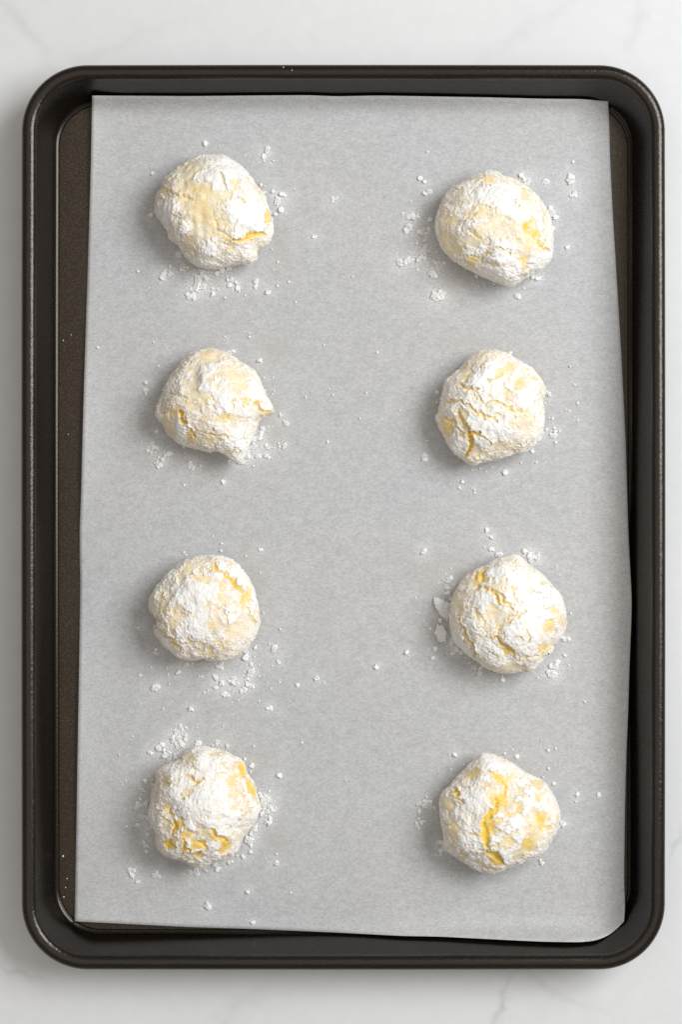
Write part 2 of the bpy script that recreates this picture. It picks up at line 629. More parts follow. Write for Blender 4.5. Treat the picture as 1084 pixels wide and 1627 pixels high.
# all traced in zoomed views: origin and zoom factor of the view come first.
# crack: (points, width, depth mm, yellow)   patch: (x, y, rx, ry, degrees, bareness, yellow)   lump: (x, y, r, mm)
COOKIES = [
 dict(org=(200, 210), k=3.871, h=0.0235, seed=1,
  label='dough ball with a wide bare cream band across its top and a notched edge',
  outline=[(440,148),(520,143),(615,148),(660,185),(745,255),(800,330),(850,385),(868,450),(890,500),(903,560),(905,620),(890,665),(850,700),(812,712),(805,745),(808,780),(780,800),(700,808),(620,820),(560,835),(490,832),(430,815),(385,785),(350,740),(320,690),(270,655),(255,600),(215,545),(185,500),(182,440),(195,370),(225,330),(232,290),(270,260),(330,215),(380,185)],
  cracks=[([(240,355),(330,390),(430,420)],12,.9,.35),([(670,662),(740,650),(790,625),(850,625)],24,1.3,.95),([(860,560),(875,490)],26,.3,.5),([(580,250),(600,300),(610,360)],8,.5,.2),([(680,410),(735,440)],9,.6,.3),([(610,690),(660,690)],8,.5,.3),([(645,690),(648,740)],6,.4,.2),([(390,690),(430,760)],10,.6,.1),([(575,400),(585,520),(610,560)],7,.5,.15),([(530,480),(560,600),(660,645)],12,.8,.2)],
  patches=[(470,480,80,160,-38,1.7,.30),(440,350,125,38,12,1.4,.30),(395,225,75,45,-35,.7,.1),(540,390,70,22,5,.8,.2),(420,640,45,80,10,.7,.08),(230,370,35,25,30,.8,.25),(680,330,50,26,60,.5,.15),(590,630,60,20,10,.7,.2)],
  lumps=[(650,500,120,1.1),(660,250,120,.7),(540,290,70,.5),(270,470,75,.8),(780,480,80,.6),(360,590,45,.6),(500,730,90,.5),(760,560,40,.8)]),
 dict(org=(620, 230), k=3.497, h=0.0240, seed=2,
  label='smooth rounded dough ball with one small bright yellow bare spot near its rim',
  outline=[(550,143),(600,155),(630,180),(700,195),(760,235),(810,280),(850,330),(870,360),(890,400),(897,460),(908,520),(903,580),(890,640),(860,675),(800,715),(740,745),(690,782),(655,787),(620,772),(560,745),(500,722),(450,695),(390,660),(340,630),(300,590),(275,540),(262,500),(255,450),(262,390),(280,345),(295,300),(320,265),(360,230),(420,200),(490,165)],
  cracks=[([(405,435),(440,390),(550,340)],12,.7,.3),([(430,470),(470,490),(510,520)],14,.6,.35),([(530,175),(535,225),(565,235)],12,.6,.35),([(830,530),(845,575),(875,580)],12,.4,.7),([(440,640),(500,640),(545,600)],9,.5,.25),([(350,320),(440,320)],5,.4,.1),([(545,600),(600,570),(680,600)],6,.4,.1)],
  patches=[(765,455,24,48,25,1.5,.85),(800,495,30,20,0,1.4,.85),(770,545,25,50,20,.6,.25),(740,640,35,38,0,.8,.4),(380,575,22,22,0,.9,.35),(455,640,30,24,0,.9,.4),(310,540,30,90,-20,.6,.2),(335,420,35,25,0,.8,.25),(500,370,60,30,-25,.7,.15),(560,410,90,40,20,.5,.08),(600,480,90,35,10,.55,.12),(760,270,30,30,0,.5,.3),(550,200,24,34,0,.9,.2),(590,655,60,18,0,.6,.2),(480,530,40,30,30,.6,.12)],
  lumps=[(640,330,110,.9),(460,430,50,.6),(600,620,110,.5),(540,270,70,.4),(830,640,60,.4),(650,700,80,.5)]),
 dict(org=(210, 520), k=4.015, h=0.0240, seed=3,
  label='dough ball with a small nub jutting from its side and a short yellow gash',
  outline=[(440,145),(520,138),(580,155),(640,190),(690,225),(760,265),(790,290),(815,350),(845,420),(880,480),(907,530),(895,555),(850,562),(835,575),(800,600),(795,640),(770,690),(740,750),(720,800),(705,850),(670,862),(635,850),(600,810),(555,785),(500,793),(430,778),(380,765),(330,755),(280,725),(240,690),(205,640),(185,600),(145,565),(155,520),(172,470),(200,420),(215,370),(240,325),(280,270),(310,230),(345,195),(390,160)],
  cracks=[([(305,535),(322,600),(345,625)],22,1.5,.95),([(345,625),(375,660),(395,700)],12,1.2,.7),([(793,475),(830,545)],16,1.5,.8),([(830,548),(890,545)],18,.8,.5),([(240,420),(330,445),(352,495)],9,.6,.25),([(352,470),(430,455),(480,490),(525,520)],9,.6,.25),([(430,660),(500,690),(610,690)],12,.7,.3),([(615,550),(608,590)],14,.6,.65),([(590,250),(670,275)],8,.4,.25),([(420,230),(425,280)],7,.4,.1)],
  patches=[(480,185,70,35,-10,.9,.2),(385,370,40,60,20,.8,.15),(720,475,28,28,0,.9,.35),(580,580,90,30,0,.7,.25),(260,540,50,26,-15,1.0,.35),(370,705,30,28,0,.9,.4),(640,300,80,40,20,.55,.15),(490,715,70,22,5,.8,.25),(230,640,30,60,-25,.6,.15),(430,440,60,30,0,.6,.15),(680,360,60,50,0,.5,.18),(460,620,40,60,0,.5,.12)],
  lumps=[(480,360,80,.8),(610,480,90,.7),(300,650,60,.6),(680,720,90,.5),(500,620,80,.6),(480,240,50,.4),(770,380,60,.5)]),
 dict(org=(650, 520), k=3.871, h=0.0230, seed=4,
  label='dough ball crossed by many thin branching cracks through thick white sugar',
  outline=[(500,140),(570,150),(640,185),(700,220),(750,245),(790,290),(820,330),(840,370),(835,410),(825,450),(832,510),(830,590),(820,650),(790,690),(770,735),(730,760),(650,775),(590,800),(520,815),(450,825),(410,845),(385,855),(350,825),(300,785),(250,730),(220,675),(185,610),(165,560),(185,510),(200,440),(215,380),(222,330),(270,290),(315,260),(350,215),(400,170),(450,148)],
  cracks=[([(300,340),(350,375),(390,392),(430,385)],14,1.1,.35),([(225,460),(290,450),(350,470),(420,520),(460,555),(520,550),(550,570)],11,1.0,.4),([(520,445),(580,480),(640,515),(710,515)],14,1.0,.35),([(490,325),(560,300),(578,260)],12,.8,.3),([(305,520),(350,600),(370,655)],20,1.0,.5),([(370,655),(440,640)],20,1.1,.75),([(370,655),(385,700),(360,780)],24,1.3,.85),([(210,550),(270,580),(340,655)],12,.9,.35),([(440,660),(520,725)],10,.8,.3),([(650,545),(640,600),(680,625)],10,.6,.25),([(430,400),(440,450),(480,490)],9,.6,.15),([(330,520),(320,480)],8,.6,.2)],
  patches=[(235,610,40,55,-25,.9,.4),(460,205,30,26,0,.8,.12),(600,415,34,26,20,.8,.2),(680,335,30,45,20,.7,.35),(700,580,60,36,0,.6,.12),(345,300,26,36,0,.9,.25),(620,240,40,22,0,.7,.35),(560,280,25,18,0,.9,.3),(775,320,18,18,0,.8,.35),(600,720,90,26,-8,.55,.12),(330,545,30,40,-20,.8,.25),(560,740,60,30,0,.45,.08),(420,760,50,30,20,.5,.15)],
  lumps=[(420,330,70,.7),(390,560,80,.7),(270,510,50,.7),(310,720,70,.7),(460,700,70,.7),(600,620,90,.5),(700,430,90,.6),(500,250,80,.5),(490,600,60,.5)]),
 dict(org=(200, 850), k=3.871, h=0.0235, seed=5,
  label='dough ball with one long curved yellow crack along its edge and otherwise even sugar',
  outline=[(440,132),(520,128),(600,135),(660,160),(700,190),(725,230),(760,280),(790,340),(800,400),(815,470),(823,520),(810,580),(785,640),(745,690),(690,735),(630,760),(590,768),(500,765),(485,755),(400,767),(330,755),(280,720),(240,690),(205,640),(175,590),(172,555),(190,545),(185,515),(155,485),(142,450),(148,390),(175,335),(215,290),(250,240),(300,200),(360,160)],
  cracks=[([(545,165),(540,200),(600,235)],15,.9,.65),([(600,235),(650,280),(700,340),(720,390)],17,1.1,.85),([(185,550),(240,610),(310,670),(350,720)],13,1.2,.4),([(260,620),(360,665)],8,.6,.25),([(345,485),(400,480)],9,.6,.25),([(740,440),(770,510),(795,550)],10,.6,.4),([(600,470),(615,540),(640,620)],8,.4,.2),([(150,485),(190,530)],20,1.2,.15)],
  patches=[(310,480,36,48,10,.9,.22),(545,552,30,24,0,1.0,.3),(720,395,24,45,15,1.0,.55),(590,305,26,20,0,.8,.3),(460,680,16,18,0,1.0,.3),(520,712,22,18,0,.9,.25),(465,715,18,14,0,.9,.3),(220,420,36,40,0,.6,.15),(360,240,50,26,-30,.7,.15),(480,270,50,22,0,.7,.25),(640,600,36,36,0,.7,.22),(290,555,26,36,0,.8,.25),(505,150,20,14,0,.9,.3),(580,380,30,50,0,.5,.2),(700,560,50,80,0,.4,.15),(505,425,22,30,0,.6,.12)],
  lumps=[(400,360,120,.7),(420,560,100,.5),(560,220,60,.4),(660,500,80,.4),(300,620,60,.4),(700,290,50,.5)]),
 dict(org=(650, 830), k=3.871, h=0.0245, seed=6,
  label='large dough ball with a long side slit and two big sugar flakes lying against it',
  outline=[(600,205),(650,195),(690,215),(740,265),(800,305),(850,350),(900,410),(935,450),(955,510),(968,580),(965,650),(930,710),(890,750),(885,790),(850,820),(820,850),(790,885),(755,915),(690,912),(620,925),(550,920),(500,905),(450,875),(400,835),(340,790),(290,740),(262,680),(250,600),(255,540),(270,470),(290,420),(330,360),(360,320),(400,300),(470,270),(530,235)],
  cracks=[([(303,578),(345,650),(360,720),(400,780),(418,825)],15,1.6,.5),([(410,402),(440,400),(500,415),(570,450),(598,500),(640,530)],13,1.1,.5),([(500,420),(530,460),(562,497)],15,1.1,.75),([(410,540),(440,590),(470,612)],18,.8,.3),([(530,700),(560,650),(610,615),(720,545)],12,.9,.3),([(530,700),(590,760),(650,810)],17,1.2,.6),([(640,830),(760,835),(850,800)],12,1.0,.15),([(460,300),(450,360)],22,1.0,.65),([(415,300),(410,350)],16,.8,.5),([(730,660),(740,720)],7,.4,.25),([(660,690),(700,720)],7,.4,.2),([(740,430),(800,440)],6,.3,.12)],
  patches=[(440,335,34,44,20,1.2,.65),(605,790,34,28,20,1.1,.55),(830,770,44,24,-10,1.0,.5),(870,640,36,40,0,.8,.4),(520,560,36,44,0,.7,.2),(590,390,70,50,20,.55,.12),(900,545,30,20,0,.6,.3),(470,640,40,30,0,.4,.1),(940,600,22,40,0,.6,.25),(640,890,120,22,0,.5,.12),(300,500,40,60,20,.5,.08),(620,570,60,20,-30,.6,.2),(560,650,20,34,20,.9,.25)],
  lumps=[(620,440,110,.5),(450,480,70,.7),(690,690,130,1.1),(400,640,70,.7),(320,700,50,.6),(560,330,100,.6),(800,480,100,.5),(480,780,70,.4)]),
 dict(org=(180, 1140), k=3.871, h=0.0245, seed=7,
  label='rough lumpy dough ball with several torn yellow patches around its lower sides',
  outline=[(490,185),(550,180),(610,190),(690,210),(740,240),(790,260),(810,290),(818,340),(850,380),(870,420),(880,480),(900,530),(900,570),(870,640),(820,700),(790,750),(770,800),(735,850),(680,865),(620,880),(580,910),(540,935),(490,910),(440,885),(380,860),(310,845),(270,800),(262,750),(265,700),(235,650),(215,600),(225,560),(235,500),(235,450),(265,400),(270,330),(310,300),(370,280),(420,250),(440,215)],
  cracks=[([(380,635),(365,720)],22,1.4,.85),([(335,560),(365,610)],16,.9,.55),([(320,770),(370,785)],24,.9,.85),([(425,745),(440,800),(480,820)],16,1.0,.8),([(430,800),(430,835)],14,.8,.8),([(600,690),(650,730),(705,765)],18,1.1,.75),([(465,362),(510,395),(550,385)],13,.9,.6),([(520,770),(580,795)],20,1.0,.75),([(310,405),(350,415)],18,1.0,.3),([(500,850),(550,845)],18,.8,.6),([(790,275),(800,350)],26,.6,.9),([(820,390),(865,480)],24,.7,.75),([(280,560),(310,620),(360,670)],10,.9,.2)],
  patches=[(790,320,26,46,5,1.5,.9),(850,445,22,55,-18,1.4,.8),(345,775,34,30,0,1.1,.8),(690,785,34,48,10,1.4,.9),(530,785,44,26,10,1.1,.75),(520,850,36,18,0,1.0,.65),(440,720,40,26,20,.9,.5),(340,570,20,40,-20,.9,.4),(400,660,26,36,10,1.0,.7),(730,400,30,60,0,.5,.35),(640,215,40,16,0,.7,.3),(470,240,34,26,0,.7,.25),(460,460,26,20,0,.6,.25),(560,700,30,30,0,.6,.3),(740,500,40,90,0,.4,.25),(620,740,36,24,20,.8,.5),(320,390,26,30,0,.8,.25),(640,600,60,30,0,.35,.1),(330,655,24,50,-20,.8,.15)],
  lumps=[(580,520,130,1.3),(400,360,70,.6),(560,290,90,.5),(300,620,50,.9),(440,570,70,.7),(460,680,50,.6),(620,650,70,.7),(730,600,80,.5),(620,820,60,.4),(390,820,60,.4)]),
 dict(org=(640, 1160), k=3.871, h=0.0240, seed=8,
  label='dough ball split by a long zigzag bright yellow crack down its middle',
  outline=[(490,140),(540,152),(600,165),(650,190),(700,220),(750,260),(800,280),(860,310),(900,355),(930,410),(955,460),(968,510),(960,580),(940,640),(910,690),(880,740),(830,770),(760,800),(700,830),(640,850),(590,865),(550,882),(490,872),(430,845),(380,810),(320,775),(265,735),(245,705),(262,680),(252,630),(240,560),(232,490),(232,410),(260,370),(300,340),(330,295),(380,250),(430,200),(465,170)],
  cracks=[([(540,262),(600,300),(640,340)],18,.5,.8),([(640,340),(628,400),(590,440)],16,.6,.8),([(590,440),(575,490),(540,530),(490,550)],24,.8,.95),([(500,560),(498,600),(515,650),(522,710)],28,.8,1.0),([(560,540),(620,560)],10,.5,.5),([(520,745),(580,772),(622,812)],28,.6,.95),([(335,370),(335,415)],22,1.0,.8),([(340,420),(388,445)],11,.9,.5),([(650,515),(690,505),(742,522)],10,.8,.5),([(570,600),(622,632)],7,.5,.2),([(275,577),(340,577)],9,.5,.4),([(575,430),(580,470)],18,.9,.85),([(410,640),(500,650)],8,.5,.25),([(700,340),(760,420)],6,.3,.15)],
  patches=[(525,600,42,60,0,.8,.7),(600,440,46,50,20,.8,.65),(595,300,66,28,25,.7,.55),(855,545,42,40,0,1.2,.75),(890,595,22,14,0,1.0,.6),(760,690,42,36,0,1.0,.6),(440,275,46,24,-15,.8,.5),(650,680,60,40,-10,.6,.3),(830,340,36,30,0,.7,.35),(835,410,24,24,0,.7,.35),(500,350,50,30,0,.5,.15),(560,400,30,30,0,.6,.3),(320,620,30,50,0,.6,.3),(715,485,24,18,0,.9,.5),(670,285,30,24,0,.7,.35),(800,620,50,60,0,.5,.3),(580,810,40,26,0,.9,.7),(640,430,30,50,0,.6,.35),(290,450,34,60,0,.5,.2),(720,760,60,26,-15,.5,.2),(730,360,30,24,0,.5,.25),(390,770,20,14,0,.8,.35)],
  lumps=[(440,430,110,.9),(430,690,110,.7),(680,580,110,.8),(560,690,50,.6),(760,440,90,.5),(540,215,70,.4),(330,520,60,.4),(640,760,60,.4)]),
]


def seg_dist(q, pts):
    best = np.full(len(q), 1e9)
    along = np.zeros(len(q))
    pts = np.array(pts, dtype=float)
    n = len(pts) - 1
    for i in range(n):
        a, b = pts[i], pts[i + 1]
        ab = b - a
        t = np.clip(((q - a) @ ab) / (ab @ ab), 0, 1)
        d = np.linalg.norm(q - (a + t[:, None] * ab), axis=1)
        m = d < best
        best[m] = d[m]
        along[m] = ((i + t) / n)[m]
    return best, along


BALLS = []


def build_cookie(c):
    ox, oy = c['org']; k = c['k']
    hgt = c['h'] * 0.95; zw = 0.0082
    pts = np.array(c['outline'], dtype=float) / k + np.array([ox, oy])
    cx, cy = pts.mean(0)
    wx, wy = world_xy(cx, cy, PAPER_Z + zw)
    X, Y = world_xy(pts[:, 0], pts[:, 1], PAPER_Z + zw)
    th = np.arctan2(Y - wy, X - wx); rr = np.hypot(X - wx, Y - wy)
    od = np.argsort(th)
    th, rr = th[od], rr[od]
    tt = np.linspace(-math.pi, math.pi, 721)
    Rf = np.interp(tt, np.concatenate([th - 2 * math.pi, th, th + 2 * math.pi]), np.tile(rr, 3))

    def smooth(R_, wdt):
        ker = np.hanning(2 * wdt + 1); ker /= ker.sum()
        core = R_[:-1]
        e = np.concatenate([core[-wdt:], core, core[:wdt]])
        s = np.convolve(e, ker, 'valid')
        return np.append(s, s[0])
    R_sharp, R_soft = smooth(Rf, 9), smooth(Rf, 60)
    z0 = min(paper_z(wx, wy), PAPER_Z + 0.0003)
    seed = c['seed']
    sz = k          # zoomed pixels per photo pixel
    mm_px = k / (S0 * 1000)      # zoomed pixels per millimetre

    def shape(V):
        ang = np.arctan2(V[:, 1], V[:, 0])
        nz = V[:, 2]
        hz = np.hypot(V[:, 0], V[:, 1])
        Rs = np.interp(ang, tt, R_sharp); Ro = np.interp(ang, tt, R_soft)
        f = sstep(0.10, 0.68, np.abs(nz))
        R_ = Rs * (1 - f) + Ro * f
        up = nz >= 0
        # rounded shoulders, slightly flattened top
        h_ = np.where(up, hz ** 0.96, hz ** 0.80)
        zt = np.where(up, zw + (hgt - zw) * np.abs(nz) ** 1.02, zw * (1 - np.minimum(1, np.abs(nz) * 1.22) ** 0.9))
        P = np.column_stack([R_ * h_ * np.cos(ang), R_ * h_ * np.sin(ang), zt])
        return P

    def fields(V, F):
        P = shape(V)
        N = vertex_normals(P, F)
        if (N[np.argmax(V[:, 2])] @ np.array([0, 0, 1])) < 0:
            N = -N
        upw = sstep(-0.25, 0.25, V[:, 2])
        S = P + np.array([seed * 0.31, seed * 0.17, seed * 0.05])
        # broad lumpiness of scooped dough
        d = fbm(S, 0.013, 3, 0.3) * 0.0013 * sstep(0.0, 0.5, V[:, 2]) + fbm(S, 0.0045, 3, 1.3) * 0.00042 * upw
        px, py = photo_px(P[:, 0] + wx, P[:, 1] + wy, P[:, 2] + z0)
        q = np.column_stack([(px - ox) * k, (py - oy) * k])
        wq = q + np.column_stack([fbm(S, 0.0026, 3, 2.1), fbm(S, 0.0026, 3, 3.1)]) * 20 \
               + np.column_stack([fbm(S, 0.0008, 2, 2.6), fbm(S, 0.0008, 2, 3.6)]) * 8
        for (lx, ly, lr, mm) in c['lumps']:
            e = np.hypot(wq[:, 0] - lx, wq[:, 1] - ly) / lr
            d += mm * 0.00085 * (1 - sstep(0.2, 1.3, e)) * upw
        T_ = 0.29 + 0.26 * fbm(S, 0.0075, 2, 5.0) + 0.50 * fbm(S, 0.0022, 3, 6.0) + 0.56 * fbm(S @ ROT, 0.0009, 3, 7.0, 0.75)
        Yl = np.clip(0.07 + 0.22 * fbm(S, 0.006, 2, 8.0), 0, 1)
        for (lx, ly, lr, mm) in c['lumps']:
            e = np.hypot(wq[:, 0] - lx, wq[:, 1] - ly) / lr
            T_ += 0.38 * np.exp(-e * e * 1.5)
        for (x_, y_, rx, ry, rot, bare, ye) in c['patches']:
            a = math.radians(rot)
            dx, dy = wq[:, 0] - x_, wq[:, 1] - y_
            e = np.hypot((dx * math.cos(a) + dy * math.sin(a)) / rx, (-dx * math.sin(a) + dy * math.cos(a)) / ry)
            e = e * (1 + 0.75 * fbm(S + x_ * 1e-4, 0.0035, 3, 11.0))
            g = (1 - sstep(0.25, 1.6, e)) * upw
            T_ -= bare * 0.92 * g
            Yl = np.maximum(Yl, ye * g * 0.9)
            d -= 0.00022 * g * bare
        for (pl, wd, dep, ye) in c['cracks']:
            ds, al = seg_dist(wq, pl)
            taper = 0.55 + 0.45 * np.sin(np.clip(al, 0.02, 0.98) * math.pi)
            ww = wd * taper * 0.88
            g = (1 - sstep(0.15, 1.0, ds / ww)) * upw
            d -= dep * (0.00045 + 0.0004 * ye) * g
            # lips of the crack stand proud
            d += dep * 0.00016 * np.exp(-((ds / ww - 1.5) / 0.6) ** 2) * upw
            T_ -= 1.9 * (1 - sstep(0.35, 1.15, ds / ww)) * upw
            Yl = np.maximum(Yl, 0.9 * ye * (1 - sstep(0.3, 1.3, ds / ww)) * upw)
        # hairline splits in the drying crust
        n_ = fbm(S @ ROT, 0.0062, 3, 12.0, 0.45)
        hair = np.exp(-(n_ / 0.035) ** 2) * sstep(0.02, 0.30, fbm(S, 0.008, 2, 13.0)) * sstep(0.1, 0.5, V[:, 2])
        d = d - 0.00024 * hair
        T_ = T_ - 0.7 * hair
        Yl = np.maximum(Yl, 0.42 * hair)
        return P, N, S, d, T_, Yl, upw

    root = bpy.data.objects.new('cookie_dough_ball', None)
    COL.objects.link(root)
    root.location = (wx, wy, z0)
    root.empty_display_size = 0.02
    tag(root, c['label'], 'cookie dough', 'sugar coated dough balls on the parchment')
    # dough
    V, F = CS_DOUGH
    P, N, S, d, T_, Yl, upw = fields(V, F)
    Pd = P + N * d[:, None]
    Pd[:, 2] = np.maximum(Pd[:, 2], 0.0)
    me = mesh_np('dough', Pd, F)
    add_attr(me, 'yellow', Yl)
    link('dough', me, M_DOUGH, root)
    # sugar coating: a crumbly shell that stands on the dough and breaks up at cracks and bare patches
    V, F = CS_COAT
    P, N, S, d, T_, Yl, upw = fields(V, F)
    w1, v1 = worley(S, 0.0016, seed)
    w2, v2 = worley(S, 0.00085, seed + 3)
    th_ = np.tanh(np.clip(T_, -0.6, 2) * 1.45)
    thick = np.clip(T_, 0, 1)
    hh = 0.00043 * th_ - 0.00002
    on = sstep(0.05, 0.5, T_)
    hh = hh + on * (0.00026 * np.clip(0.62 - w1, 0, 1) * (v1 > 0.45) * 1.6 + 0.00020 * np.clip(0.6 - w2, 0, 1) * (v2 > 0.35) * 1.5
                    + 0.00016 * fbm(S, 0.0011, 3, 9.0))
    Pc = P + N * (d + hh)[:, None]
    Pc[:, 2] = np.maximum(Pc[:, 2], 0.0002)
    keep = (T_ > -0.14) & (V[:, 2] > -0.72)
    Fk = F[keep[F].all(1)]
    used = np.zeros(len(Pc), bool); used[Fk.ravel()] = True
    remap = np.cumsum(used) - 1
    me = mesh_np('sugar_coating', Pc[used], remap[Fk])
    add_attr(me, 'thick', np.clip(0.20 + thick * 0.80, 0, 1)[used] * sstep(-0.1, 0.25, T_[used]))
    link('sugar_coating', me, M_COAT, root)
    BALLS.append((wx, wy, tt, R_sharp))


for c in COOKIES:
    build_cookie(c)

# ------------------------------------------------------------------ sugar crumbs on the parchment
def lump_mesh(seed, parts=1, flat=0.7):
    r = np.random.default_rng(seed)
    bm = bmesh.new()
    for j in range(parts):
        rad = 0.5 if parts == 1 else 0.24 + 0.14 * r.random()
        ctr = Vector((0, 0, 0)) if parts == 1 else Vector((r.uniform(-.3, .3), r.uniform(-.3, .3), r.uniform(-.06, .1)))
        res = bmesh.ops.create_icosphere(bm, subdivisions=2, radius=rad)
        vs = res['verts']
        co = np.array([v.co[:] for v in vs])
        n = fbm(co, 0.36, 3, seed * 0.77 + j) * rad * 1.05
        for v, dd in zip(vs, n):
            v.co = v.co * (1 + float(dd) / rad) + ctr
            v.co.z *= flat
    zs = sorted(v.co.z for v in bm.verts)
    zmin = zs[len(zs) // 12]
    for v in bm.verts:
        v.co.z = max(v.co.z - zmin, 0.0)
    me = bpy.data.meshes.new('sugar_crumb')
    bm.to_mesh(me); bm.free()
    me.materials.append(M_SUGAR)
    return me


LUMPS = [lump_mesh(i, 1, 0.62) for i in range(6)]
CLUMPS = [lump_mesh(20 + i, 4 + i % 4, 0.55) for i in range(6)]

